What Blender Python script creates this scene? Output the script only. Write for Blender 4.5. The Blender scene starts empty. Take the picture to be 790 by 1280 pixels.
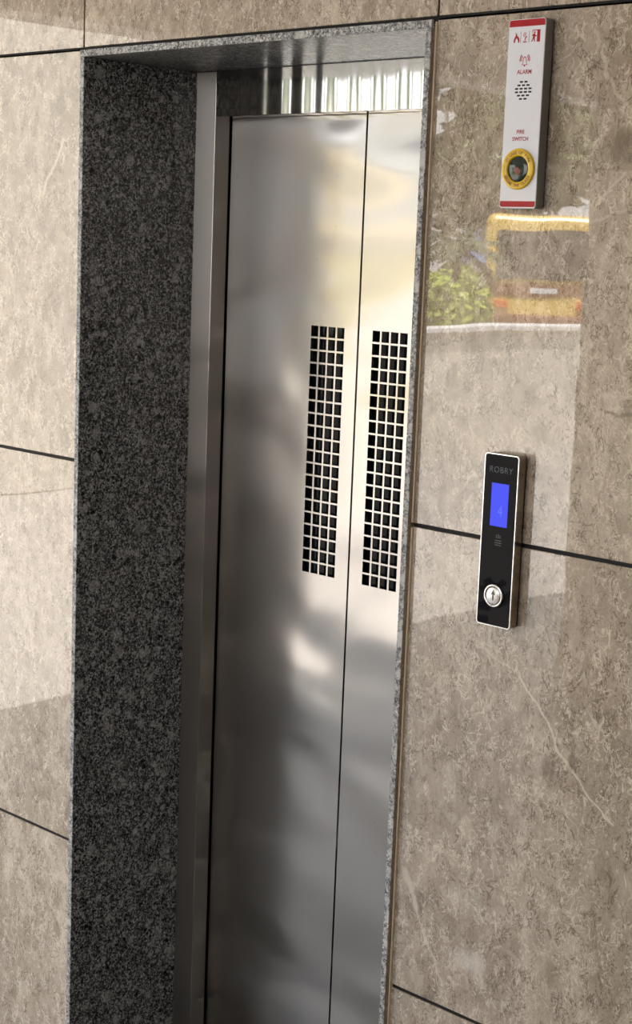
import bpy, bmesh, math, random
from mathutils import Vector, Matrix
random.seed(7)
PI = math.pi
SC = bpy.context.scene
COL = SC.collection
V = Vector

# ------------------------------------------------------------------ helpers
def link(name, bm, mats, parent=None, smooth=False):
    me = bpy.data.meshes.new(name)
    bmesh.ops.recalc_face_normals(bm, faces=bm.faces[:])
    bm.to_mesh(me); bm.free()
    if not isinstance(mats, (list, tuple)): mats = [mats]
    for m in mats: me.materials.append(m)
    if smooth:
        for p in me.polygons: p.use_smooth = True
    o = bpy.data.objects.new(name, me); COL.objects.link(o)
    if parent: o.parent = parent; o.matrix_parent_inverse = Matrix.Translation(-parent.location)
    return o

def thing(name, loc, label, cat, group=None):
    o = bpy.data.objects.new(name, None); COL.objects.link(o)
    o.location = loc; o.empty_display_size = .05
    o['label'] = label; o['category'] = cat
    if group: o['group'] = group
    return o

def tag(o, label, cat, group=None):
    o['label'] = label; o['category'] = cat
    if group: o['group'] = group
    return o

def struct(name, bm, mats, smooth=False):
    o = link(name, bm, mats, None, smooth); o['kind'] = 'structure'; return o

def box(bm, a, b, mi=0, bev=0.0, seg=2):
    t = bmesh.new()
    bmesh.ops.create_cube(t, size=1)
    c = [(a[i]+b[i])/2 for i in range(3)]; s = [abs(b[i]-a[i]) for i in range(3)]
    for v in t.verts: v.co = V([v.co[i]*s[i]+c[i] for i in range(3)])
    if bev > 0: bmesh.ops.bevel(t, geom=t.edges[:], offset=bev, segments=seg, affect='EDGES', profile=.5)
    merge(bm, t, mi); return bm

def merge(bm, t, mi=None, M=None):
    vm = {}
    for v in t.verts: vm[v] = bm.verts.new(M @ v.co if M else v.co)
    out = []
    for f in t.faces:
        try: n = bm.faces.new([vm[v] for v in f.verts])
        except ValueError: continue
        n.material_index = f.material_index if mi is None else mi
        n.smooth = f.smooth
        out.append(n)
    t.free(); return out

def plate(bm, pts, y0, y1, mi=0, bev=0.0, seg=2):
    """extrude an (x, z) outline from y0 (front) to y1 (back), optional bevel of the front rim"""
    t = bmesh.new()
    fr = [t.verts.new((x, y0, z)) for x, z in pts]
    bk = [t.verts.new((x, y1, z)) for x, z in pts]
    n = len(pts)
    f0 = t.faces.new(fr); t.faces.new(bk[::-1])
    for i in range(n): t.faces.new((fr[i], fr[(i+1) % n], bk[(i+1) % n], bk[i]))
    bmesh.ops.recalc_face_normals(t, faces=t.faces[:])
    if bev > 0:
        bmesh.ops.bevel(t, geom=list(f0.edges), offset=bev, segments=seg, affect='EDGES', profile=.5)
    merge(bm, t, mi); return bm

def ring(bm, outer, inner, y0, y1, mi=0):
    n = len(outer); q = []
    for y in (y0, y1):
        q.append(([bm.verts.new((x, y, z)) for x, z in outer], [bm.verts.new((x, y, z)) for x, z in inner]))
    for i in range(n):
        j = (i+1) % n
        for f in ((q[0][0][i], q[0][0][j], q[0][1][j], q[0][1][i]), (q[1][0][i], q[1][1][i], q[1][1][j], q[1][0][j]),
                  (q[0][0][i], q[1][0][i], q[1][0][j], q[0][0][j]), (q[0][1][i], q[0][1][j], q[1][1][j], q[1][1][i])):
            bm.faces.new(f).material_index = mi

def rrect(x0, z0, x1, z1, r, n=6):
    pts = []
    for cx, cz, a0 in ((x1-r, z1-r, 0), (x0+r, z1-r, 90), (x0+r, z0+r, 180), (x1-r, z0+r, 270)):
        for k in range(n+1):
            a = math.radians(a0+90*k/n); pts.append((cx+r*math.cos(a), cz+r*math.sin(a)))
    return pts

def circ(cx, cz, r, n=48):
    return [(cx+r*math.cos(2*PI*k/n), cz+r*math.sin(2*PI*k/n)) for k in range(n)]

def lathe(bm, cx, cz, prof, n=48, mi=0):
    """revolve a (radius, y) profile about the y axis through (cx, cz)"""
    rows = []
    for r, y in prof:
        if r < 1e-6: rows.append([bm.verts.new((cx, y, cz))])
        else: rows.append([bm.verts.new((cx+r*math.cos(2*PI*k/n), y, cz+r*math.sin(2*PI*k/n))) for k in range(n)])
    for a, b in zip(rows, rows[1:]):
        for k in range(n):
            j = (k+1) % n
            va = [a[0]] if len(a) == 1 else [a[k], a[j]]
            vb = [b[0]] if len(b) == 1 else [b[j], b[k]]
            f = bm.faces.new(va+vb); f.material_index = mi; f.smooth = True

def grid_plate(bm, xs, zs, hole, y0, y1, mi=0):
    """sheet with square cut-outs, with real edges round every hole"""
    cache = {}
    def vt(i, j, y):
        k = (i, j, y)
        if k not in cache: cache[k] = bm.verts.new((xs[i], y, zs[j]))
        return cache[k]
    nx, nz = len(xs)-1, len(zs)-1
    solid = lambda i, j: 0 <= i < nx and 0 <= j < nz and not hole(i, j)
    for i in range(nx):
        for j in range(nz):
            if not solid(i, j): continue
            for y in (y0, y1):
                bm.faces.new([vt(i, j, y), vt(i+1, j, y), vt(i+1, j+1, y), vt(i, j+1, y)]).material_index = mi
            for (di, dj), (a, b) in (((-1, 0), ((i, j), (i, j+1))), ((1, 0), ((i+1, j), (i+1, j+1))),
                                     ((0, -1), ((i, j), (i+1, j))), ((0, 1), ((i, j+1), (i+1, j+1)))):
                if not solid(i+di, j+dj):
                    bm.faces.new([vt(*a, y0), vt(*b, y0), vt(*b, y1), vt(*a, y1)]).material_index = mi

def text_bm(s, size, ext=.0002, spacing=1.0, bold=0.0, align='CENTER'):
    cu = bpy.data.curves.new('lettering', 'FONT')
    cu.body = s; cu.size = size; cu.extrude = ext; cu.align_x = align; cu.align_y = 'CENTER'
    cu.space_character = spacing; cu.offset = bold; cu.resolution_u = 4
    o = bpy.data.objects.new('lettering', cu); COL.objects.link(o)
    dg = bpy.context.evaluated_depsgraph_get(); dg.update()
    me = bpy.data.meshes.new_from_object(o.evaluated_get(dg))
    t = bmesh.new(); t.from_mesh(me)
    bpy.data.objects.remove(o); bpy.data.meshes.remove(me); bpy.data.curves.remove(cu)
    for f in t.faces: f.material_index = 0
    return t

def put_text(bm, s, size, x, y, z, sx=1.0, rot=0.0, **k):
    t = text_bm(s, size, **k)
    M = Matrix.Translation((x, y, z)) @ Matrix.Rotation(PI/2, 4, 'X') @ Matrix.Rotation(rot, 4, 'Z') @ Matrix.Diagonal((sx, 1, 1, 1))
    merge(bm, t, 0, M)

# ------------------------------------------------------------------ materials
class NT:
    def __init__(s, name):
        s.m = bpy.data.materials.new(name); s.m.use_nodes = True
        s.t = s.m.node_tree; s.t.nodes.clear()
        s.out = s.n('ShaderNodeOutputMaterial')
        s.b = s.n('ShaderNodeBsdfPrincipled'); s.l(s.b.outputs[0], s.out.inputs[0])
        s.co = None
    def n(s, ty, **k):
        nd = s.t.nodes.new(ty)
        for a, v in k.items(): setattr(nd, a, v)
        return nd
    def l(s, a, b): s.t.links.new(a, b)
    def set(s, sock, v):
        if hasattr(v, 'is_output') or isinstance(v, bpy.types.NodeSocket): s.l(v, sock)
        else: sock.default_value = v
    def obj(s):
        if s.co is None: s.co = s.n('ShaderNodeTexCoord').outputs['Object']
        return s.co
    def mapped(s, scale=(1, 1, 1), rot=(0, 0, 0), src=None):
        m = s.n('ShaderNodeMapping'); s.l(src or s.obj(), m.inputs[0])
        m.inputs['Scale'].default_value = scale; m.inputs['Rotation'].default_value = rot
        return m.outputs[0]
    def noise(s, scale, detail=4, rough=.55, dist=0, vec=None):
        nd = s.n('ShaderNodeTexNoise'); s.l(vec or s.obj(), nd.inputs['Vector'])
        for k, v in (('Scale', scale), ('Detail', detail), ('Roughness', rough), ('Distortion', dist)): nd.inputs[k].default_value = v
        return nd.outputs
    def voro(s, scale, feat='F1', vec=None, rnd=1):
        nd = s.n('ShaderNodeTexVoronoi'); nd.feature = feat; s.l(vec or s.obj(), nd.inputs['Vector'])
        nd.inputs['Scale'].default_value = scale; nd.inputs['Randomness'].default_value = rnd
        return nd.outputs
    def math(s, op, a, b=None, c=None, clamp=False):
        nd = s.n('ShaderNodeMath', operation=op, use_clamp=clamp)
        for i, v in enumerate((a, b, c)):
            if v is not None: s.set(nd.inputs[i], v)
        return nd.outputs[0]
    def vm(s, op, a, b=None, sc=None):
        nd = s.n('ShaderNodeVectorMath', operation=op); s.set(nd.inputs[0], a)
        if b is not None: s.set(nd.inputs[1], b)
        if sc is not None: s.set(nd.inputs['Scale'], sc)
        return nd.outputs['Value'] if op in ('DOT_PRODUCT', 'LENGTH') else nd.outputs[0]
    def ramp(s, v, *stops):
        nd = s.n('ShaderNodeValToRGB'); s.set(nd.inputs[0], v); e = nd.color_ramp.elements
        while len(e) < len(stops): e.new(.5)
        for q, (p, c) in zip(e, stops):
            q.position = p; q.color = c if len(c) == 4 else (*c, 1)
        return nd.outputs[0]
    def step(s, v, lo, hi, a=0., b=1.):
        nd = s.n('ShaderNodeMapRange', interpolation_type='SMOOTHSTEP'); s.set(nd.inputs[0], v)
        for i, q in enumerate((lo, hi, a, b)): nd.inputs[i+1].default_value = q
        return nd.outputs[0]
    def mix(s, f, a, b, mode='MIX'):
        nd = s.n('ShaderNodeMix', data_type='RGBA', blend_type=mode); s.set(nd.inputs[0], f)
        for i, v in ((6, a), (7, b)): s.set(nd.inputs[i], (*v, 1) if isinstance(v, tuple) and len(v) == 3 else v)
        return nd.outputs[2]
    def p(s, **k):
        for a, v in k.items():
            sock = s.b.inputs[a.replace('_', ' ')]
            s.set(sock, (*v, 1) if isinstance(v, tuple) and len(v) == 3 and sock.type == 'RGBA' else v)
        return s
    def bump(s, h, strength=.2, dist=.01, nrm=None):
        nd = s.n('ShaderNodeBump'); nd.inputs['Strength'].default_value = strength; nd.inputs['Distance'].default_value = dist
        s.l(h, nd.inputs['Height'])
        if nrm: s.l(nrm, nd.inputs['Normal'])
        s.l(nd.outputs[0], s.b.inputs['Normal']); return nd.outputs[0]

def plain(name, col, rough=.5, metal=0., spec=.5, var=.06, scale=60., bump=0., **k):
    t = NT(name)
    f = t.noise(scale, 3)[0]
    lo = tuple(c*(1-var) for c in col); hi = tuple(min(1, c*(1+var)) for c in col)
    t.p(Base_Color=t.ramp(f, (.3, lo), (.7, hi)), Roughness=rough, Metallic=metal, Specular_IOR_Level=spec, **k)
    if bump: t.bump(f, bump, .002)
    return t.m

MARBLE_IOR = 1.75
def marble(name, veins=(), blobs=()):
    t = NT(name)
    at = t.n('ShaderNodeAttribute', attribute_name='slab')
    off = t.vm('MULTIPLY', at.outputs['Vector'], (1., 1., 1.))
    P = t.vm('ADD', t.obj(), off)
    Pv = t.mapped((1, 1, .62), (0, .18, 0), P)
    big = t.noise(2.6, 5, .6, .6, Pv)[0]
    mid = t.noise(13, 6, .68, .9, Pv)[0]
    fine = t.noise(85, 5, .7, .6, Pv)[0]
    f = t.math('ADD', t.math('MULTIPLY', big, .40), t.math('ADD', t.math('MULTIPLY', mid, .38), t.math('MULTIPLY', fine, .22)))
    col = t.ramp(f, (.35, (.22, .175, .127)), (.44, (.350, .283, .215)), (.53, (.438, .359, .281)), (.63, (.578, .49, .395)))
    grit = t.noise(240, 3, .7, .5, P)[0]
    col = t.mix(.24, col, t.ramp(grit, (.34, (.22, .20, .18)), (.5, (.5, .5, .5)), (.66, (.80, .79, .77))), 'OVERLAY')
    # flattened shell flakes of their own shade
    wob = t.noise(30, 3, .6, 0, P)[1]
    Pw = t.vm('ADD', Pv, t.vm('SCALE', t.vm('SUBTRACT', wob, (.5, .5, .5)), sc=.03))
    vo = t.voro(34, vec=Pw)
    sep = t.n('ShaderNodeSeparateColor'); t.l(vo['Color'], sep.inputs[0])
    fl = t.math('MULTIPLY', t.step(sep.outputs[0], .62, .9), t.step(vo['Distance'], .62, .35))
    col = t.mix(t.math('MULTIPLY', fl, .36), col, (.59, .50, .39))
    fd = t.math('MULTIPLY', t.step(sep.outputs[1], .70, .95), t.step(vo['Distance'], .55, .3))
    col = t.mix(t.math('MULTIPLY', fd, .42), col, (.20, .152, .105))
    # broken, worm-like thread lines: contour lines of noise, masked into short strokes
    def threads(sc, w, mask_sc, lo, hi, seed):
        q = t.vm('ADD', Pv, (seed, seed*.7, -seed))
        n1 = t.noise(sc, 2, .5, 1.3, q)[0]
        d = t.math('ABSOLUTE', t.math('SUBTRACT', n1, .5))
        ln = t.step(d, w, w*.25)
        mk = t.step(t.noise(mask_sc, 2, .5, 0, q)[0], lo, hi)
        return t.math('MULTIPLY', ln, mk)
    col = t.mix(t.math('MULTIPLY', threads(36, .020, 26, .48, .56, 1.3), .85), col, (.66, .57, .455))
    col = t.mix(t.math('MULTIPLY', threads(44, .026, 30, .48, .57, 5.1), .75), col, (.17, .127, .085))
    col = t.mix(t.math('MULTIPLY', threads(13, .008, 14, .54, .62, 3.7), .6), col, (.66, .58, .47))
    col = t.mix(t.math('MULTIPLY', threads(90, .045, 45, .47, .57, 8.2), .85), col, (.68, .59, .48))
    col = t.mix(t.math('MULTIPLY', threads(105, .045, 50, .48, .58, 2.4), .8), col, (.16, .12, .082))
    if veins or blobs:
        wv = t.noise(22, 4, .6)[1]
        Q = t.vm('ADD', t.obj(), t.vm('SCALE', t.vm('SUBTRACT', wv, (.5, .5, .5)), sc=.026))
        brk = t.noise(70, 3, .6)[0]
        for pts, w, amt, c in veins:
            acc = None
            for (ax, az), (bx, bz) in zip(pts, pts[1:]):
                ba = V((bx-ax, 0, bz-az)); pa = t.vm('MULTIPLY', t.vm('SUBTRACT', Q, (ax, 0, az)), (1, 0, 1))
                h = t.math('DIVIDE', t.vm('DOT_PRODUCT', pa, tuple(ba)), ba.length_squared, clamp=True)
                d = t.vm('LENGTH', t.vm('SUBTRACT', pa, t.vm('SCALE', tuple(ba), sc=h)))
                acc = d if acc is None else t.math('MINIMUM', acc, d)
            m = t.math('MULTIPLY', t.step(acc, w, w*.2), t.step(brk, .3, .5, .35, 1.))
            col = t.mix(t.math('MULTIPLY', m, amt), col, c)
        for (bx, bz), rx, rz, amt, c in blobs:
            pa = t.vm('MULTIPLY', t.vm('SUBTRACT', Q, (bx, 0, bz)), (1/rx, 0, 1/rz))
            m = t.step(t.vm('LENGTH', pa), 1.1, .45)
            col = t.mix(t.math('MULTIPLY', m, t.math('MULTIPLY', t.step(mid, .38, .6), amt)), col, c)
    t.p(Base_Color=col, Roughness=.012, IOR=MARBLE_IOR, Specular_IOR_Level=.5)
    # the polished face is very slightly wavy
    t.bump(t.noise(3.2, 2, .5)[0], .025, .02)
    return t.m

def granite(name, polished=True, rough=.16, spec=.5):
    t = NT(name)
    P = t.obj()
    a = t.noise(225, 2.5, .62, 1.0)[0]; b = t.noise(95, 3, .6, .8)[0]
    f = t.math('ADD', t.math('MULTIPLY', a, .72), t.math('MULTIPLY', b, .28))
    if polished:
        col = t.ramp(f, (.42, (.006, .006, .0062)), (.475, (.044, .045, .047)), (.525, (.165, .167, .17)), (.59, (.50, .505, .51)))
    else:
        col = t.ramp(f, (.38, (.03, .03, .032)), (.48, (.20, .20, .20)), (.56, (.42, .42, .41)), (.66, (.72, .71, .69)))
    wob = t.noise(75, 4, .7)[1]
    Pw = t.vm('ADD', P, t.vm('SCALE', t.vm('SUBTRACT', wob, (.5, .5, .5)), sc=.018))
    for sc, lo, r0, r1, amt in ((21, .66, .40, .28, .8), (40, .62, .38, .24, .75), (75, .55, .38, .22, .6)):
        vo = t.voro(sc, vec=t.vm('ADD', Pw, (sc, sc*.3, 0)))
        sep = t.n('ShaderNodeSeparateColor'); t.l(vo['Color'], sep.inputs[0])
        m = t.math('MULTIPLY', t.step(sep.outputs[0], lo, lo+.2), t.step(vo['Distance'], r0, r1))
        grey = t.ramp(a, (.35, (.25, .25, .25)), (.65, (.56, .56, .56))) if polished else (.55, .54, .52)
        col = t.mix(t.math('MULTIPLY', m, amt), col, grey)
    if polished:
        vo = t.voro(34, vec=t.vm('ADD', Pw, (9, 3, 5)))
        sep = t.n('ShaderNodeSeparateColor'); t.l(vo['Color'], sep.inputs[0])
        m = t.math('MULTIPLY', t.step(sep.outputs[0], .86, .9), t.step(vo['Distance'], .2, .12))
        col = t.mix(m, col, (.006, .006, .006))
    t.p(Base_Color=col, Roughness=rough if polished else .7, IOR=1.5, Specular_IOR_Level=spec)
    if polished: t.bump(a, .12, .0006)
    else: t.bump(f, .6, .003)
    return t.m

def steel(name, col=(.60, .58, .56), rough=.2, aniso=.75, warp=.02, warp_scale=3., ripple=None, grain=.06, broad=None):
    t = NT(name)
    g = t.noise(1, 4, .6, 0, t.mapped((620, 620, 5)))[0]                  # vertical brushing
    blot = t.noise(5, 4, .6)[0]
    c = t.mix(t.math('MULTIPLY', g, .22), col, tuple(q*.72 for q in col))
    spots = t.voro(46)
    sep = t.n('ShaderNodeSeparateColor'); t.l(spots['Color'], sep.inputs[0])
    dust = t.math('MULTIPLY', t.step(spots['Distance'], .075, .03), t.step(sep.outputs[0], .72, .76))
    c = t.mix(t.math('MULTIPLY', dust, .6), c, (.12, .10, .085))
    r = t.math('ADD', rough-.03, t.math('ADD', t.math('MULTIPLY', g, grain), t.math('MULTIPLY', blot, .05)))
    t.p(Base_Color=c, Metallic=1., Roughness=r, Anisotropic=aniso)
    if aniso:
        cx = t.n('ShaderNodeCombineXYZ'); cx.inputs[0].default_value = 1.; cx.inputs[1].default_value = .001
        t.l(cx.outputs[0], t.b.inputs['Tangent'])
    w = t.noise(warp_scale, 1.2, .4, .3, t.mapped((1., 1., 1.5)))[0]
    nrm = t.bump(w, 1., warp)
    if broad:
        b2 = t.n('ShaderNodeBsdfPrincipled'); mx = t.n('ShaderNodeMixShader'); mx.inputs[0].default_value = broad[1]
        t.l(c, b2.inputs['Base Color']); b2.inputs['Metallic'].default_value = 1.; b2.inputs['Roughness'].default_value = broad[0]
        b2.inputs['Anisotropic'].default_value = .96; t.l(cx.outputs[0], b2.inputs['Tangent']); t.l(nrm, b2.inputs['Normal'])
        t.l(t.b.outputs[0], mx.inputs[1]); t.l(b2.outputs[0], mx.inputs[2]); t.l(mx.outputs[0], t.out.inputs[0])
    if ripple:
        wv = t.n('ShaderNodeTexWave', wave_type='BANDS', bands_direction='X', wave_profile='SIN')
        t.l(t.obj(), wv.inputs['Vector'])
        wv.inputs['Scale'].default_value = ripple[0]; wv.inputs['Distortion'].default_value = .8
        wv.inputs['Detail'].default_value = 1; wv.inputs['Detail Scale'].default_value = .6
        t.bump(wv.outputs['Fac'], 1., ripple[1], nrm)
    return t.m

# wall picture positions of the individual veins (x, z in metres)
VEINS_R = [([(1.128, 1.096), (1.176, 1.047), (1.207, 1.000), (1.26, .948), (1.318, .904)], .0032, .8, (0.717, 0.627, 0.512)),
           ([(1.02, 1.14), (1.08, 1.115), (1.128, 1.096)], .003, .4, (0.666, 0.576, 0.461)),
           ([(.916, .712), (.928, .690), (.944, .655)], .0095, .85, (0.589, 0.512, 0.416)),
           ([(.944, .655), (.962, .618), (.990, .575), (1.01, .54)], .0036, .6, (0.666, 0.576, 0.461)),
           ([(1.25, 1.545), (1.275, 1.535), (1.30, 1.548), (1.33, 1.53)], .005, .6, (0.640, 0.550, 0.435)),
           ([(1.25, 1.522), (1.28, 1.512), (1.31, 1.525), (1.34, 1.508)], .004, .6, (0.150, 0.110, 0.070)),
           ([(1.20, 1.80), (1.23, 1.835), (1.262, 1.862)], .004, .55, (0.640, 0.538, 0.422)),
           ([(1.19, 1.79), (1.24, 1.80), (1.27, 1.812)], .0035, .5, (0.640, 0.538, 0.422)),
           ([(1.20, 2.06), (1.22, 2.00), (1.26, 1.955), (1.285, 1.935)], .004, .5, (0.640, 0.550, 0.435))]
BLOBS_R = [((1.085, .590), .020, .036, .8, (0.640, 0.563, 0.467)), ((1.045, .70), .05, .03, .5, (0.589, 0.525, 0.454)),
           ((1.06, .60), .05, .02, .6, (0.627, 0.576, 0.525)), ((1.24, .985), .012, .02, .8, (0.130, 0.100, 0.070)),
           ((1.20, .955), .02, .04, .7, (0.150, 0.115, 0.080)), ((1.26, 1.90), .05, .035, .8, (0.160, 0.120, 0.075)),
           ((1.0, .86), .03, .08, .6, (0.512, 0.442, 0.352)), ((1.17, .66), .016, .04, .7, (0.602, 0.525, 0.422)),
           ((.93, .53), .02, .03, .6, (0.576, 0.499, 0.397))]
VEINS_L = [([(-.05, 1.93), (-.07, 1.89), (-.10, 1.85), (-.115, 1.82)], .006, .7, (0.704, 0.614, 0.499)),
           ([(-.18, 1.30), (-.185, 1.20), (-.19, 1.10)], .003, .5, (0.666, 0.576, 0.461))]
M_marble_r = marble('polished beige marble', VEINS_R, BLOBS_R)
M_marble_l = marble('polished beige marble left', VEINS_L)
M_granite = granite('polished dark granite')
M_honed = granite('honed dark granite', True, .30, .04)
M_brown_side = plain('plain brown side', (.36, .28, .20), .7, scale=200, var=.3)  # plain brown for the outer side face of the right lining
M_gran_edge = granite('sawn granite edge', False)
M_door = steel('brushed steel door', (.50, .475, .45), .15, .75, .022, 2.6, broad=(.46, .38))
M_frame = steel('brushed steel frame', (.50, .465, .435), .20, .8, .006, 4., broad=(.50, .60))
M_transom = steel('mirror steel header', (.62, .62, .63), .11, 0., .002, 4., ripple=(5.2, .0017), grain=.02)
M_joint = plain('dark joint', (.003, .0022, .0018), .8)
M_black = plain('black gap', (.004, .004, .004), .7)
M_bead = plain('silicone bead', (.74, .61, .45), .5)
M_glass_dark = plain('dark vision glass', (.004, .005, .006), .03, spec=.06, var=.2)
M_chrome = plain('satin chrome', (.66, .65, .63), .16, 1.)
M_bronze = plain('bronze tinted steel', (.32, .27, .22), .26, 1.)
M_greyp = plain('grey painted steel', (.21, .20, .19), .42)
M_white = plain('white acrylic', (.80, .80, .85), .12, var=.015)
M_red = plain('red print', (.40, .006, .016), .3, spec=.3)
M_redtxt = plain('red lettering', (.40, .02, .03), .4, spec=.3)
M_yellow = plain('yellow plastic', (.72, .47, .02), .25)
M_amber = plain('amber lettering', (.33, .13, .01), .5)
M_dgreen = plain('dark green glass', (.018, .03, .022), .06, var=.3, scale=200)
M_dred = plain('dull red plastic', (.24, .055, .04), .4)
M_black_gloss = plain('black glossy glass', (.004, .004, .005), .03, spec=.055, var=.1, scale=7, bump=2.)
M_inkblue = plain('dim blue lettering', (.045, .055, .085), .3)
M_ink = plain('faint grey print', (.10, .09, .085), .4)
def emis(name, col, st):
    t = NT(name); f = t.noise(240, 2)[0]
    t.p(Base_Color=(.01, .01, .02), Roughness=.08, Specular_IOR_Level=.05, Emission_Strength=st,
        Emission_Color=t.ramp(f, (.3, tuple(c*.96 for c in col)), (.7, col)))
    return t.m
M_lcd = emis('blue backlit display', (.075, .095, 1.), .225)
M_digit = emis('pale blue digit', (.13, .17, 1.), .245)

# ------------------------------------------------------------------ the marble wall
G, TH = .0033, .02
JZ = [-.30, .5, 1.3, 2.1, 2.9]
def slab(bm, x0, x1, z0, z1, key):
    n0 = len(bm.faces)
    box(bm, (x0, 0, z0), (x1, TH, z1), 0, .0008, 1)
    bm.faces.ensure_lookup_table()
    ly = bm.faces.layers.float_vector.get('slab') or bm.faces.layers.float_vector.new('slab')
    bm.faces.ensure_lookup_table()
    rr = random.Random(key)
    v = V((rr.uniform(-9, 9), rr.uniform(-9, 9), rr.uniform(-9, 9)))
    for f in bm.faces[n0:]: f[ly] = v
def cladding(name, cols, rows, mat, seed, back):
    bm = bmesh.new(); bm.faces.layers.float_vector.new('slab')
    for i, (x0, x1) in enumerate(cols):
        for j, (z0, z1) in enumerate(rows): slab(bm, x0, x1, z0, z1, seed+i*17+j*5)
    box(bm, (back[0][0], .003, back[0][2]), back[1], 1)
    return struct(name, bm, [mat, M_joint])
rows3 = [(0, .5-G), (.5+G, 1.3-G), (1.3+G, 2.1-G)]
rows4 = rows3+[(2.1+G, 2.9)]
VG = .002
XL, XR = .0145, .8985
cladding('wall_left', [(-1.5, -.8885-VG), (-.8885+VG, XL)], rows3, M_marble_l, 3, ((-1.5, .012, 0), (XL-.002, .40, 2.1)))
cladding('wall_right', [(XR, 1.7985-VG), (1.7985+VG, 2.6985-VG), (2.6985+VG, 4.2)], rows3, M_marble_r, 11, ((XR+.002, .012, 0), (4.2, .40, 2.1)))
cladding('wall_top', [(-1.5, -.8885-VG), (-.8885+VG, .0116-VG), (.0116+VG, .8990-VG), (.8990+VG, 1.7985-VG), (1.7985+VG, 4.2)], [(2.1+G, 2.9)], M_marble_l, 41, ((-1.5, .012, 2.0975), (4.2, .40, 2.9)))
# silicone bead beside the right granite edge
bm = bmesh.new(); box(bm, (.8970, -.0040, 0), (.9002, .012, 1.3-.004), 0, .0006, 1); box(bm, (.8970, -.0040, 1.3+.004), (.9002, .012, 2.094), 0, .0006, 1)
struct('trim_1', bm, M_bead)
# granite lining of the opening: left, right, soffit
def lining(name, a, b, m=None, side=None):
    bm = bmesh.new(); box(bm, a, b, 0, .0012, 2)
    for f in bm.faces:
        if f.calc_center_median().y < a[1]+.0013: f.material_index = 1
        elif side and f.calc_center_median().x > b[0]-.0013: f.material_index = 2
    return struct(name, bm, [m or M_granite, M_gran_edge, M_brown_side])
D1 = .278
lining('trim_2', (.0155, -.012, 0), (.0275, D1+.02, 2.0832))
lining('trim_3', (.885, -.012, 0), (.897, D1+.02, 2.0832), None, True)
lining('trim_4', (.0155, -.012, 2.0836), (.897, D1+.02, 2.0965), M_honed)

# ------------------------------------------------------------------ elevator frame
FR = thing('elevator_door_frame', (.456, D1, 0), 'brushed steel elevator door frame with mirror-bright header set inside the dark granite opening', 'door frame')
XF, XF2, D2, ZT = .0871, .8254, .3236, 1.9932
def folded(name, xa, xb, sgn):
    bm = bmesh.new()
    box(bm, (min(xa, xb), D1, 0), (max(xa, xb), D1+.040, 2.083), 0, .0012, 2)
    return link(name, bm, M_frame, FR)
jl = folded('jamb', .0277, XF, 1); jr = folded('jamb', XF2, .8848, -1)
bm = bmesh.new(); lathe(bm, .0745, 2.0625, [(0, D1-.0022), (.0014, D1-.0021), (.0026, D1-.0012), (.003, D1+.0005)], 20)
s = link('screw', bm, M_chrome, jl)
bm = bmesh.new(); box(bm, (XF+.0003, D1+.0004, ZT), (XF2-.0003, D1+.039, 2.083), 0, .001, 2)
for v in bm.verts:
    if v.co.y < D1+.005: v.co.y -= .0020*(v.co.z-ZT)/.09      # the header leans out a touch
link('header', bm, M_transom, FR)

# ------------------------------------------------------------------ elevator door panels
GZ0, GZ1 = 1.0915, 1.5875
def door_panel(x0, x1, gx0, gx1, label):
    root = thing('elevator_door_panel', ((x0+x1)/2, D2, .006), label, 'elevator door', 'sliding elevator door panels')
    gx0, gx1 = gx0-.003, gx1+.003; gz0, gz1 = GZ0-.003, GZ1+.003
    bm = bmesh.new()
    grid_plate(bm, [x0, gx0, gx1, x1], [.006, gz0, gz1, 2.02], lambda i, j: i == 1 and j == 1, D2, D2+.028)
    link('sheet', bm, M_door, root)
    wx, wz, hz = .0042, .0036, .0
    nx, nz = 4, 20
    hx = (gx1-gx0-.006-wx*(nx-1))/nx; hz = (GZ1-GZ0-wz*(nz-1))/nz
    xs = [gx0, gx0+.003]; zs = [gz0, gz0+.003]
    for k in range(nx): xs.append(xs[-1]+hx); xs.append(xs[-1]+wx)
    xs[-1] = gx1
    for k in range(nz): zs.append(zs[-1]+hz); zs.append(zs[-1]+wz)
    zs[-1] = gz1
    bm = bmesh.new()
    grid_plate(bm, xs, zs, lambda i, j: i % 2 == 1 and j % 2 == 1, D2, D2+.0022)
    link('vision_grille', bm, M_door, root)
    bm = bmesh.new(); box(bm, (gx0+.0005, D2+.0105, gz0+.0005), (gx1-.0005, D2+.0165, gz1-.0005))
    link('vision_glass', bm, M_glass_dark, root)['label'] = 'dark glass behind the square grille holes'
    return root
door_panel(.0885, .4602, .3353, .4255, 'left brushed steel elevator door panel, the wider one in view, with square vision grille')
door_panel(.4650, .8240, .4995, .5885, 'right brushed steel elevator door panel beside granite edge, with bluish vision grille')

# shaft behind the doors, kept dark
bm = bmesh.new()
box(bm, (-.3, 1.9, -.3), (1.2, 2.0, 2.9)); box(bm, (-.4, .402, -.3), (-.3, 2.0, 2.9)); box(bm, (1.2, .402, -.3), (1.3, 2.0, 2.9))
box(bm, (-.4, .402, 2.9), (1.3, 2.0, 3.0)); box(bm, (-.4, .402, -.4), (1.3, 2.0, -.3))
struct('wall_shaft', bm, M_black)

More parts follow.
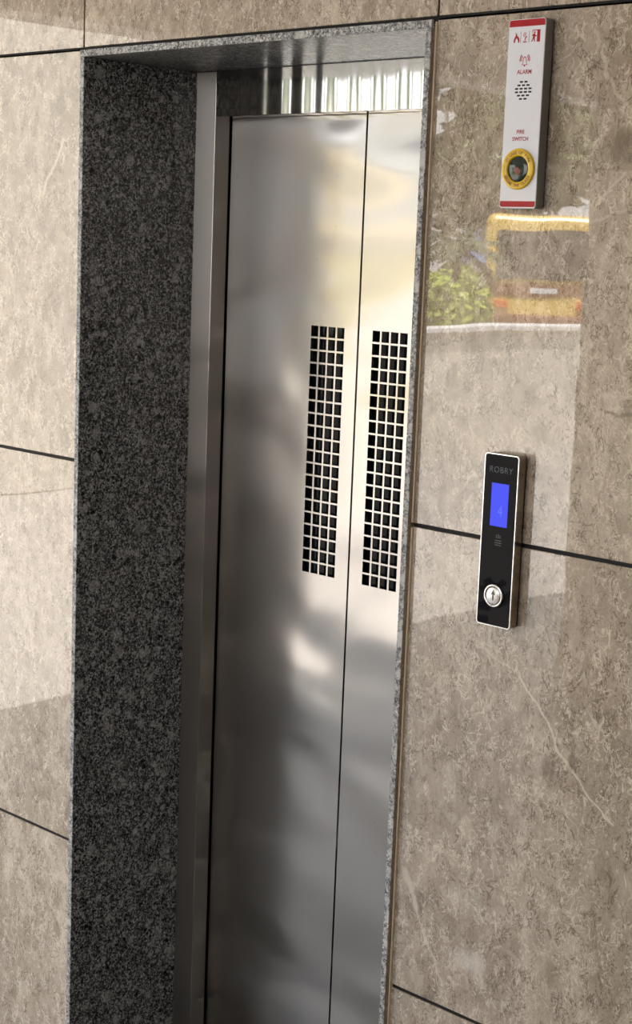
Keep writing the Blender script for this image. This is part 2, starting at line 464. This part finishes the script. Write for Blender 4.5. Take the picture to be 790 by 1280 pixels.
# ------------------------------------------------------------------ fire alarm panel
fx0, fx1, fz0, fz1, fy = 1.0563, 1.1232, 1.8096, 2.0838, -.0222
FP = thing('fire_alarm_panel', (1.09, 0, fz0), 'tall white fire alarm and switch panel with red ends, high on the marble wall', 'fire alarm')
bm = bmesh.new(); plate(bm, rrect(fx0, fz0, fx1, fz1, .0045), fy+.0018, -.0030, 0, .0006)
link('housing', bm, M_greyp, FP)['label'] = 'grey painted metal housing'
bm = bmesh.new(); plate(bm, rrect(fx0+.0012, fz0+.0012, fx1-.0012, fz1-.0012, .004), -.0030, 0)
link('back_plate', bm, M_black, FP)  # shadow gap at the wall put into this plate's black colour
bm = bmesh.new(); plate(bm, rrect(fx0+.0002, fz0+.0002, fx1-.0002, fz1-.0002, .0044), fy, fy+.0018, 0, .0005)
fpl = link('front_plate', bm, M_white, FP)
e = .0011
def half_round(top):
    r = .0036; out = []
    x0, x1 = fx0+e, fx1-e
    if top:
        z0, z1 = 2.0730, fz1-e; cs = ((x1-r, z1-r, 0), (x0+r, z1-r, 90)); base = [(x0, z0), (x1, z0)]
    else:
        z0, z1 = fz0+e+.0012, 1.8205; cs = ((x0+r, z0+r, 180), (x1-r, z0+r, 270)); base = [(x1, z1), (x0, z1)]
    for cx, cz, a0 in cs:
        for k in range(7):
            a = math.radians(a0+15*k); out.append((cx+r*math.cos(a), cz+r*math.sin(a)))
    return out+base
for top in (True, False):
    bm = bmesh.new(); plate(bm, half_round(top), fy-.0002, fy+.0004)
    link('red_band', bm, M_red, FP)
YF = fy-.0002
def flat(bm, pts): plate(bm, pts, YF, fy+.0003)
# fire pictogram
bm = bmesh.new(); cx, cz = 1.0718, 2.0503
fl = [(-.0052, .000), (-.0056, .003), (-.0046, .006), (-.0026, .009), (-.0022, .012), (-.0026, .0150), (-.0004, .0125), (.0004, .0095), (.0022, .0090),
      (.0044, .0060), (.0052, .003), (.0048, .0000), (.0024, .0000), (.0026, .0025), (.0014, .0050), (.0, .0070), (-.0018, .0050), (-.0030, .0025), (-.0026, .0)]
flat(bm, [(cx+x, cz+z) for x, z in fl]); link('fire_pictogram', bm, M_red, FP)
for x in (1.0790, 1.0943):
    bm = bmesh.new(); flat(bm, [(x-.0003, 2.0495), (x+.0003, 2.0495), (x+.0003, 2.0660), (x-.0003, 2.0660)]); link('divider_line', bm, M_ink, FP)
# finger pressing a button
bm = bmesh.new(); cx, cz = 1.0866, 2.0495
for pts in ([(-.0028, .0005), (.0034, .0005), (.0034, .0022), (-.0028, .0022)], [(-.0006, .0032), (.0012, .0032), (.0018, .0065), (.0034, .0075), (.0030, .0105), (.0012, .0090), (.0002, .0065)],
            [(-.0036, .0120), (-.0026, .0125), (-.0006, .0085), (-.0014, .0080)], [(-.0020, .0145), (-.0010, .0148), (.0006, .0102), (-.0002, .0098)], [(.0002, .0155), (.0012, .0155), (.0020, .0115), (.0012, .0112)]):
    flat(bm, [(cx+x, cz+z) for x, z in pts])
link('finger_pictogram', bm, M_redtxt, FP)
# exit door pictogram
bm = bmesh.new(); x0, z0 = 1.0982, 2.0498
for pts in ([(.0105, 0), (.0160, 0), (.0160, .0175), (.0105, .0175)], [(.0018, .0163), (.0105, .0163), (.0105, .0175), (.0018, .0175)], [(.0018, .0130), (.0026, .0130), (.0026, .0163), (.0018, .0163)],
            circ_p := [(.0058+.0014*math.cos(k*PI/6), .0138+.0014*math.sin(k*PI/6)) for k in range(12)],
            [(.0038, .0122), (.0066, .0120), (.0078, .0095), (.0100, .0090), (.0100, .0078), (.0068, .0080), (.0064, .0058), (.0072, .0005), (.0056, .0005), (.0046, .0050), (.0020, .0008), (.0002, .0008), (.0030, .0062), (.0032, .0090), (.0018, .0085), (.0016, .0098)]):
    flat(bm, [(x0+x, z0+z) for x, z in pts])
link('exit_pictogram', bm, M_red, FP)
# ringing bell
bm = bmesh.new(); cx, cz = 1.0888, 2.0235
outer = [(-.0056, -.0058), (-.0036, -.0030), (-.0034, .0010), (-.0026, .0045), (-.0008, .0064), (.0008, .0064), (.0026, .0045), (.0034, .0010), (.0036, -.0030), (.0056, -.0058)]
inner = [(-.0040, -.0050), (-.0025, -.0022), (-.0023, .0010), (-.0017, .0036), (-.0005, .0052), (.0005, .0052), (.0017, .0036), (.0023, .0010), (.0025, -.0022), (.0040, -.0050)]
ring(bm, [(cx+x, cz+z) for x, z in outer], [(cx+x, cz+z) for x, z in inner], YF, fy+.0003)
flat(bm, [(cx+.0015*math.cos(a), cz-.0068+.0012*math.sin(a)) for a in (k*PI/6 for k in range(12))])
for sg in (-1, 1):
    for r in (.0062, .0088):
        arc = [(cx+sg*(r+.0007)*math.cos(a), cz+.0022+(r+.0007)*math.sin(a)) for a in (math.radians(-20+14*k) for k in range(6))]
        arc += [(cx+sg*(r-.0007)*math.cos(a), cz+.0022+(r-.0007)*math.sin(a)) for a in (math.radians(50-14*k) for k in range(6))]
        flat(bm, arc)
link('bell_pictogram', bm, M_redtxt, FP)
bm = bmesh.new(); put_text(bm, 'ALARM', .0088, 1.0892, fy, 2.0077, .95, bold=.00015); link('alarm_lettering', bm, M_redtxt, FP)
bm = bmesh.new()
for row, n in enumerate((2, 3, 4, 4, 3, 2)):
    for k in range(n):
        x = 1.0890+(k-(n-1)/2)*.0082; z = 1.9936-row*.0049
        plate(bm, rrect(x-.0031, z-.0013, x+.0031, z+.0013, .0012, 3), fy-.0001, fy+.0006)
link('speaker_slots', bm, M_black, FP)
bm = bmesh.new(); put_text(bm, 'FIRE', .0080, 1.0883, fy, 1.9212, 1.0, bold=.00015); put_text(bm, 'SWITCH', .0080, 1.0888, fy, 1.9110, .98, bold=.00015)
link('switch_lettering', bm, M_redtxt, FP)
bx, bz = 1.0888, 1.8672
SW = bpy.data.objects
bm = bmesh.new(); lathe(bm, bx, bz, [(.0300, fy+.0002), (.0300, fy-.0022), (.0290, fy-.0034), (.0270, fy-.0038), (.0212, fy-.0034), (.0192, fy-.0026), (.0186, fy+.0004)], 64)
rg = link('break_glass_ring', bm, M_yellow, FP)
bm = bmesh.new()
def arc_text(s, rad, a0, a1, top=True):
    n = len(s)
    for k, ch in enumerate(s):
        if ch == ' ': continue
        a = math.radians(a0+(a1-a0)*k/(n-1))
        put_text(bm, ch, .0064, bx+rad*math.cos(a), fy-.0036, bz+rad*math.sin(a), 1., a-PI/2 if top else a+PI/2, bold=.0002, ext=.0003)
arc_text('IN CASE OF FIRE', .0241, 152, 28); arc_text('BREAK THE GLASS', .0241, 208, 332, False)
link('ring_lettering', bm, M_amber, rg)
bm = bmesh.new(); lathe(bm, bx, bz, [(0, fy-.0030), (.006, fy-.00295), (.012, fy-.0026), (.0165, fy-.0017), (.0187, fy-.0006)], 48)
lens = link('break_glass_window', bm, M_dgreen, FP); lens['label'] = 'dark green glass window'
bm = bmesh.new(); lathe(bm, bx-.0008, bz-.0012, [(0, fy-.0034), (.0030, fy-.0034), (.0046, fy-.0031), (.0050, fy-.0024)], 24)
box(bm, (bx-.0032, fy-.0035, bz-.0075), (bx+.0052, fy-.0022, bz-.0045), 0, .0004, 1)
link('switch_knob', bm, M_dred, lens)

# ------------------------------------------------------------------ hall call panel
cx0, cx1, cz0, cz1, cy = 1.0556, 1.1212, 1.1695, 1.4392, -.0214
CP = thing('elevator_call_panel', (1.088, 0, cz0), 'slim black glass elevator call panel with blue display and round steel button', 'call panel')
bm = bmesh.new(); plate(bm, rrect(cx0+.0004, cz0+.0004, cx1-.0004, cz1-.0004, .005), cy+.0022, -.0034)
link('housing', bm, M_bronze, CP)['label'] = 'bronze-tinted metal housing'
bm = bmesh.new(); plate(bm, rrect(cx0+.0016, cz0+.0016, cx1-.0016, cz1-.0016, .004), -.0034, 0)
link('rear_gap_plate', bm, M_black, CP)  # inset back plate, its black colour paints the shadow gap behind the housing
bm = bmesh.new(); ring(bm, rrect(cx0, cz0, cx1, cz1, .0055), rrect(cx0+.0014, cz0+.0014, cx1-.0014, cz1-.0014, .0043), cy-.0003, cy+.0024)
link('bezel', bm, M_chrome, CP)['label'] = 'thin bright chrome rim'
bm = bmesh.new(); plate(bm, rrect(cx0+.0014, cz0+.0014, cx1-.0014, cz1-.0014, .0043), cy, cy+.0022)
link('front_glass', bm, M_black_gloss, CP)
bm = bmesh.new(); plate(bm, rrect(1.0717, 1.3268, 1.1047, 1.3938, .0004, 2), cy-.0002, cy+.0006)
dsp = link('floor_display', bm, M_lcd, CP); dsp['label'] = 'lit blue floor display'
bm = bmesh.new(); put_text(bm, '4', .026, 1.0902, cy-.0002, 1.3498, .72, ext=.0001); link('floor_digit', bm, M_digit, dsp)
bm = bmesh.new(); put_text(bm, 'ROBRY', .0135, 1.0878, cy, 1.4142, .98, spacing=1.12, bold=-.0001, ext=.0001); link('brand_lettering', bm, M_inkblue, CP)
bm = bmesh.new()
for dx, h in ((-.0035, .0055), (0, .007), (.0035, .0055)):
    plate(bm, rrect(1.0895+dx-.0006, 1.3085, 1.0895+dx+.0006, 1.3085+h, .0004, 2), cy-.0001, cy+.0003)
for k, w in enumerate((.006, .0065, .0058)):
    plate(bm, rrect(1.0895-w, 1.3048-.0035*k-.0005, 1.0895+w, 1.3048-.0035*k+.0005, .0003, 2), cy-.0001, cy+.0003)
link('printed_symbol', bm, M_ink, CP)
ux, uz = 1.0880, 1.2178
bm = bmesh.new(); lathe(bm, ux, uz, [(.0185, cy+.0004), (.0185, cy-.0020), (.0178, cy-.0030), (.0160, cy-.0033), (.0147, cy-.0028), (.0143, cy+.0002)], 56)
cb = link('call_button', bm, M_chrome, CP); cb['label'] = 'round steel call button with up arrow'
t = NT('radial spun steel')
pa = t.vm('SUBTRACT', t.obj(), (ux, 0, uz)); sp = t.n('ShaderNodeSeparateXYZ'); t.l(pa, sp.inputs[0])
ang = t.math('ARCTAN2', sp.outputs[2], sp.outputs[0])
rad = t.vm('LENGTH', t.vm('MULTIPLY', pa, (1, 0, 1)))
tv = t.vm('NORMALIZE', t.vm('CROSS_PRODUCT', pa, (0, 1, 0)))
gr = t.noise(1, 2, .5, 0, t.vm('SCALE', t.vm('MULTIPLY', pa, (1, 0, 1)), sc=600))[0]
t.p(Base_Color=(.58, .57, .56), Metallic=1., Roughness=t.math('ADD', .2, t.math('MULTIPLY', gr, .12)), Anisotropic=.8, Anisotropic_Rotation=.25)
t.l(tv, t.b.inputs['Tangent'])
bm = bmesh.new(); lathe(bm, ux, uz, [(0, cy-.0030), (.0120, cy-.0030), (.0135, cy-.0026), (.0138, cy+.0002)], 48)
bf = link('button_face', bm, t.m, cb)
bm = bmesh.new()
plate(bm, [(ux-.0040, uz+.0020), (ux+.0040, uz+.0020), (ux, uz+.0100)], cy-.0032, cy-.0028)
plate(bm, [(ux-.0014, uz-.0070), (ux+.0014, uz-.0070), (ux+.0014, uz+.0020), (ux-.0014, uz+.0020)], cy-.0032, cy-.0028)
link('up_arrow', bm, M_ink, bf)

# ------------------------------------------------------------------ lobby shell and the yard it opens to
def tiled(name, c1, c2, size, rough, jc, spec=.5):
    t = NT(name)
    br = t.n('ShaderNodeTexBrick'); t.l(t.obj(), br.inputs['Vector'])
    br.offset = 0; br.inputs['Scale'].default_value = 1; br.inputs['Mortar Size'].default_value = .003
    br.inputs['Brick Width'].default_value = size; br.inputs['Row Height'].default_value = size
    f = t.noise(9, 5, .65)[0]
    c = t.ramp(f, (.3, c1), (.7, c2))
    c = t.mix(br.outputs['Fac'], c, jc)
    t.p(Base_Color=c, Roughness=rough, Specular_IOR_Level=spec)
    return t.m
M_floor = tiled('lobby floor stone', (.095, .082, .07), (.14, .122, .105), .6, .36, (.03, .03, .03))
M_yard = plain('pale concrete paving', (.32, .30, .27), .85, var=.14, scale=5)
M_ceil = plain('white ceiling paint', (.72, .71, .69), .8)
M_paint = plain('cream wall paint', (.62, .58, .50), .75, var=.05, scale=4)
M_coping = plain('white coping', (.80, .78, .74), .7)
bm = bmesh.new(); box(bm, (-1.5, -4.1, -.1), (4.3, .40, 0)); struct('floor', bm, M_floor)
bm = bmesh.new(); box(bm, (-1.5, -4.1, 2.9), (4.3, 2.0, 3.1)); box(bm, (-1.5, -4.1, 2.36), (-1.3, 0, 2.9)); struct('ceiling', bm, M_ceil)  # added edge beam, unseen, keeps bright sky out of the upper marble
# marble-clad column and wall on the far side of the lobby, open to the yard between and beside them
def far_wall(name, x0, x1, key):
    bm = bmesh.new(); bm.faces.layers.float_vector.new('slab')
    for j, (z0, z1) in enumerate(rows4): slab(bm, x0, x1, z0, z1, key+j)
    for v in bm.verts: v.co.y = -3.73-v.co.y
    box(bm, (x0, -4.1, 0), (x1, -3.742, 2.9), 1)
    return struct(name, bm, [M_marble_l, M_joint])
far_wall('wall_column', -1.40, -.62, 60); bm = bmesh.new(); box(bm, (-.62, -4.0, 0), (1.5, -3.82, 1.05), 0, .004, 1); struct('wall_added_low', bm, plain('added low wall render', (.42, .37, .31), .8))  # added low wall, unseen, keeps sunlit ground out of the steel reflections
far_wall('wall_back', 1.5, 4.2, 70)
bm = bmesh.new(); box(bm, (4.2, -4.1, 0), (4.3, 2.0, 2.9)); struct('wall_side', bm, M_paint)
# yard ground outside
bm = bmesh.new(); box(bm, (-70, -70, -.2), (-1.5, 40, -.02)); box(bm, (-1.5, -70, -.2), (40, -4.1, -.02)); struct('floor_yard', bm, M_yard)
# parapet wall of the yard with its coping
bm = bmesh.new(); box(bm, (-6.75, -24, -.02), (-6.55, -5.62, 1.04), 0, .004, 1)
PW = link('parapet_wall', bm, M_paint); tag(PW, 'low cream parapet wall seen only as a reflection in the marble', 'parapet')
bm = bmesh.new(); box(bm, (-6.80, -24, 1.04), (-6.50, -5.62, 1.09), 0, .006, 1); link('coping', bm, M_coping, PW)

# tall cream house, added unseen to give the left marble an even bright reflection
bm = bmesh.new(); box(bm, (-9.5, -5.6, -.02), (-6.55, 6, 6.5), 0, .01, 1); NH = link('added_house', bm, M_paint); 
bm = bmesh.new(); box(bm, (-9.8, -5.9, 6.5), (-6.25, 6.3, 6.75), 0, .01, 1); link('roof', bm, M_coping, NH)
for y in (-3.2, .4, 3.6):
    bm = bmesh.new(); grid_plate(bm, [y-.6, y-.52, y+.52, y+.6], [4.1, 4.18, 5.42, 5.5], lambda i, j: i == 1 and j == 1, -.05, .0)
    for v in bm.verts: v.co = V((-6.55-v.co.y, v.co.x, v.co.z))
    wf = link('window', bm, M_coping, NH)
    bm = bmesh.new(); box(bm, (-6.551, y-.52, 4.18), (-6.53, y+.52, 5.42)); link('pane', bm, M_glass_dark, wf)
tag(NH, 'tall cream house wall added for an even warm reflection in the left marble', 'house')
# bus, front towards the lobby
def bus(loc, face, lab):
    root = thing('bus', loc, lab, 'bus', 'reflected yellow buses')
    M = Matrix.Translation(loc) @ Matrix.Rotation(face, 4, 'Z')
    yel = plain('yellow bus paint', (.84, .58, .13), .3, var=.03, scale=3)
    brn = plain('brown bus band', (.24, .085, .03), .4); gl = plain('bus window glass', (.02, .025, .028), .03)
    org = plain('orange lamp', (.85, .20, .03), .3); tyre = plain('black tyre', (.015, .015, .015), .8); wht = plain('white plate', (.8, .8, .8), .4)
    def add(nm, f, m, par=None):
        b = bmesh.new(); f(b)
        for v in b.verts: v.co = M @ v.co
        return link(nm, b, m, par or root)
    # local: x across, front faces +y
    add('body', lambda b: box(b, (-1.1, -6.2, .45), (1.1, 0, 2.52), 0, .16, 4), yel)
    def ws(b):
        plate(b, rrect(-.92, 1.30, .92, 2.24, .12), .06, -.05)
        for v in b.verts:
            if v.co.y > 0 and v.co.z > 1.7: v.co.y = .005
    add('windshield', ws, gl)
    add('front_band', lambda b: box(b, (-1.06, -.02, .98), (1.06, .03, 1.22), 0, .01, 1), brn)
    add('bumper', lambda b: box(b, (-1.12, -.05, .38), (1.12, .12, .62), 0, .04, 2), brn)
    for s in (-1, 1):
        add('indicator_lamp', lambda b: box(b, (s*.78-.14, 0, .72), (s*.78+.14, .05, .88), 0, .02, 2), org)
        add('side_window', lambda b: box(b, (s*1.085, -5.8, 1.45), (s*1.112, -.5, 2.15), 0, .01, 1), gl)
        for y in (-1.3, -4.8):
            t2 = bmesh.new(); bmesh.ops.create_cone(t2, cap_ends=True, segments=24, radius1=.45, radius2=.45, depth=.26)
            T = M @ Matrix.Translation((s*.98, y, .45)) @ Matrix.Rotation(PI/2, 4, 'Y')
            b2 = bmesh.new(); merge(b2, t2, 0, T); link('wheel', b2, tyre, root)
    add('number_plate', lambda b: box(b, (-.25, .03, 1.05), (.25, .04, 1.15)), wht)
ba = math.radians(36.2)
bp = V((2.604-32*math.sin(ba), 2.012-32*math.cos(ba), -.02))
bus(bp, -ba, 'yellow bus parked beyond the parapet, its reflection showing in the marble')
b2 = math.radians(43.9)
bus(V((2.604-25*math.sin(b2), 2.012-25*math.cos(b2), -.02)), -b2, 'second yellow bus, its blurred reflection showing in the steel door')

# planting
def leaf_mat(name, c):
    t = NT(name); f = t.noise(1.7, 4)[0]
    t.p(Base_Color=t.ramp(f, (.3, tuple(q*.55 for q in c)), (.7, c)), Roughness=.55); return t.m
M_leaf = leaf_mat('shrub leaves', (.52, .62, .10)); M_leaf2 = leaf_mat('tree leaves', (.10, .14, .045)); M_bark = plain('bark', (.16, .12, .085), .9, scale=12)
M_palm = leaf_mat('palm fronds', (.12, .15, .06))
def leaves(bm, c, r, n, size, rnd):
    for k in range(n):
        d = V((rnd.gauss(0, 1), rnd.gauss(0, 1), rnd.gauss(0, 1))).normalized()*(rnd.random()**.35)
        p = V((c[0]+d.x*r[0], c[1]+d.y*r[1], c[2]+d.z*r[2]))
        u = V((rnd.gauss(0, 1), rnd.gauss(0, 1), rnd.gauss(0, .6))).normalized(); w = u.cross(V((rnd.gauss(0, 1), rnd.gauss(0, 1), rnd.gauss(0, 1)))).normalized()
        s = size*rnd.uniform(.6, 1.3)
        bm.faces.new([bm.verts.new(q) for q in (p-u*s, p+w*s*.45, p+u*s, p-w*s*.45)])
def polar(az, dist, z=0.):
    a = math.radians(az); return V((2.604-dist*math.sin(a), 2.012-dist*math.cos(a), z))
def tube(bm, pts, rads, n=10):
    prev = None
    for p, r in zip(pts, rads):
        row = [bm.verts.new(V(p)+V((r*math.cos(2*PI*k/n), r*math.sin(2*PI*k/n), 0))) for k in range(n)]
        if prev:
            for k in range(n): bm.faces.new((prev[k], prev[(k+1) % n], row[(k+1) % n], row[k]))
        prev = row
rnd = random.Random(4)
for i, (az, dist, h) in enumerate(((39.2, 28.5, 1.5), (40.3, 22.0, 1.42), (48.6, 22, 1.5), (44.2, 21, 1.0), (52.2, 22, 1.6))):
    c = polar(az, dist)
    sh = thing('garden_shrub', c, 'leafy green shrub beyond the parapet, seen only as a reflection', 'shrub', 'reflected shrubs beyond the parapet')
    bm = bmesh.new(); leaves(bm, (c.x, c.y, h*.55), (.66, .66, h*.5), 1800, .085, rnd); link('foliage', bm, M_leaf, sh)
    bm = bmesh.new(); tube(bm, [(c.x, c.y, -.02), (c.x, c.y, h*.6)], [.05, .03]); link('stem', bm, M_bark, sh)
def palm(az, dist, h, n, sc, tr):
    c = polar(az, dist)
    r = thing('palm_tree', c, 'feathery palm tree beyond the parapet, seen only as a reflection', 'palm tree')
    bm = bmesh.new(); tube(bm, [(c.x+.05*k*k*.1, c.y, -.02+h*k/6) for k in range(7)], [tr*(1-.06*k) for k in range(7)]); link('trunk', bm, M_bark, r)
    top = V((c.x+.18, c.y, h))
    for k in range(n):
        a = 2*PI*k/n+rnd.uniform(-.2, .2); el = rnd.uniform(-.1, .9); L = rnd.uniform(1.5, 2.1)*sc
        bm = bmesh.new(); prev = top.copy(); d = V((math.cos(a)*math.cos(el), math.sin(a)*math.cos(el), math.sin(el)))
        for q in range(9):
            p = prev+d*(L/9); d = (d+V((0, 0, -.17))).normalized(); sd = d.cross(V((0, 0, 1))).normalized()
            wl = .5*sc*math.sin(PI*(q+1.2)/10.5)
            for sg in (-1, 1):
                for o in (0, .5):
                    b0 = prev.lerp(p, o); tip = b0+sd*sg*wl+d*.22*sc-V((0, 0, .12*sc))
                    bm.faces.new([bm.verts.new(x) for x in (b0, b0+d*.06, tip)])
            bm.faces.new([bm.verts.new(x) for x in (prev-sd*.015, prev+sd*.015, p+sd*.012, p-sd*.012)])
            prev = p
        link('frond', bm, M_palm, r)
palm(39.5, 23, 1.75, 13, .55, .06)
def tree(az, dist, h, r, nl, lab):
    c = polar(az, dist)
    t = thing('shade_tree', c, lab, 'tree', 'reflected trees behind the bus')
    bm = bmesh.new(); tube(bm, [(c.x, c.y, -.02), (c.x+.1, c.y, h*.45), (c.x-.05, c.y+.1, h*.7)], [.2, .15, .08]); link('trunk', bm, M_bark, t)
    bm = bmesh.new()
    for k in range(9):
        leaves(bm, (c.x+rnd.uniform(-r, r)*.45, c.y+rnd.uniform(-r, r)*.45, h*(.42+.05*k)), (r*.72, r*.72, h*.18), nl//9, .26, rnd)
    link('crown', bm, M_leaf2, t)
tree(37.2, 42, 8.4, 3.1, 9000, 'broad dark tree right behind the bus, seen only as a reflection')
tree(45.6, 40, 5.4, 1.7, 4000, 'smaller dark tree near the second bus, seen only as a reflection')
# pale house far behind
bl = plain('pale pink render', (.72, .66, .64), .8); bb = plain('blue shutter paint', (.20, .32, .62), .5)
c = polar(41.2, 52); HB = thing('house', c, 'pale house far beyond the parapet, seen only as a reflection', 'house')
R = Matrix.Translation(c) @ Matrix.Rotation(-math.radians(41.2), 4, 'Z')
def hb(nm, a, b, m):
    q = bmesh.new(); box(q, a, b)
    for v in q.verts: v.co = R @ v.co
    link(nm, q, m, HB)
hb('wall', (-4, -4, -.02), (3.2, 0, 3.2), bl); hb('shutter', (1.9, 0, 1.5), (3.1, .06, 3.0), bb); hb('roof', (-4.3, -4.3, 3.2), (3.5, .3, 3.45), M_coping)

# ------------------------------------------------------------------ light
w = bpy.data.worlds.new('sky'); SC.world = w; w.use_nodes = True
nt = w.node_tree; nt.nodes.clear()
o = nt.nodes.new('ShaderNodeOutputWorld'); b = nt.nodes.new('ShaderNodeBackground'); nt.links.new(b.outputs[0], o.inputs[0])
tc = nt.nodes.new('ShaderNodeTexCoord'); sx = nt.nodes.new('ShaderNodeSeparateXYZ'); nt.links.new(tc.outputs['Generated'], sx.inputs[0])
rp = nt.nodes.new('ShaderNodeValToRGB'); nt.links.new(sx.outputs[2], rp.inputs[0])
el = rp.color_ramp.elements; el[0].position = 0.; el[0].color = (1., .98, .95, 1); el[1].position = .6; el[1].color = (.74, .85, 1., 1)
e3 = el.new(.12); e3.color = (.96, .97, 1., 1)
nt.links.new(rp.outputs[0], b.inputs[0]); b.inputs[1].default_value = 1.15
sun = bpy.data.lights.new('sun', 'SUN'); sun.energy = 5.6; sun.angle = math.radians(.53); sun.color = (1., .945, .915)
so = bpy.data.objects.new('sun', sun); COL.objects.link(so)
d = V((-.27, -.30, -1.0)).normalized()
so.rotation_euler = d.to_track_quat('-Z', 'Y').to_euler()

# ------------------------------------------------------------------ camera
yaw, pitch, roll, F = .7638, .1613, .0389, 2043.161
f = V((-math.sin(yaw)*math.cos(pitch), math.cos(yaw)*math.cos(pitch), -math.sin(pitch)))
r0 = f.cross(V((0, 0, 1))).normalized(); u0 = r0.cross(f)
r = r0*math.cos(roll)+u0*math.sin(roll); u = -r0*math.sin(roll)+u0*math.cos(roll)
cam = bpy.data.cameras.new('camera'); co = bpy.data.objects.new('camera', cam); COL.objects.link(co)
M = Matrix((r, u, -f)).transposed().to_4x4(); M.translation = V((2.6043, -2.0116, 1.7431)); co.matrix_world = M
cam.sensor_fit = 'HORIZONTAL'; cam.sensor_width = 36; cam.lens = 36*F/790; cam.clip_start = .05; cam.clip_end = 300
SC.camera = co
SC.view_settings.view_transform = 'Standard'; SC.view_settings.look = 'None'; SC.view_settings.gamma = 1; SC.view_settings.use_curve_mapping = False
SC.view_settings.exposure = 2.05
SC.cycles.max_bounces = 10; SC.cycles.diffuse_bounces = 6; SC.cycles.glossy_bounces = 6
SC.cycles.sample_clamp_indirect = 8; SC.cycles.caustics_reflective = True
SC.cycles.use_denoising = True
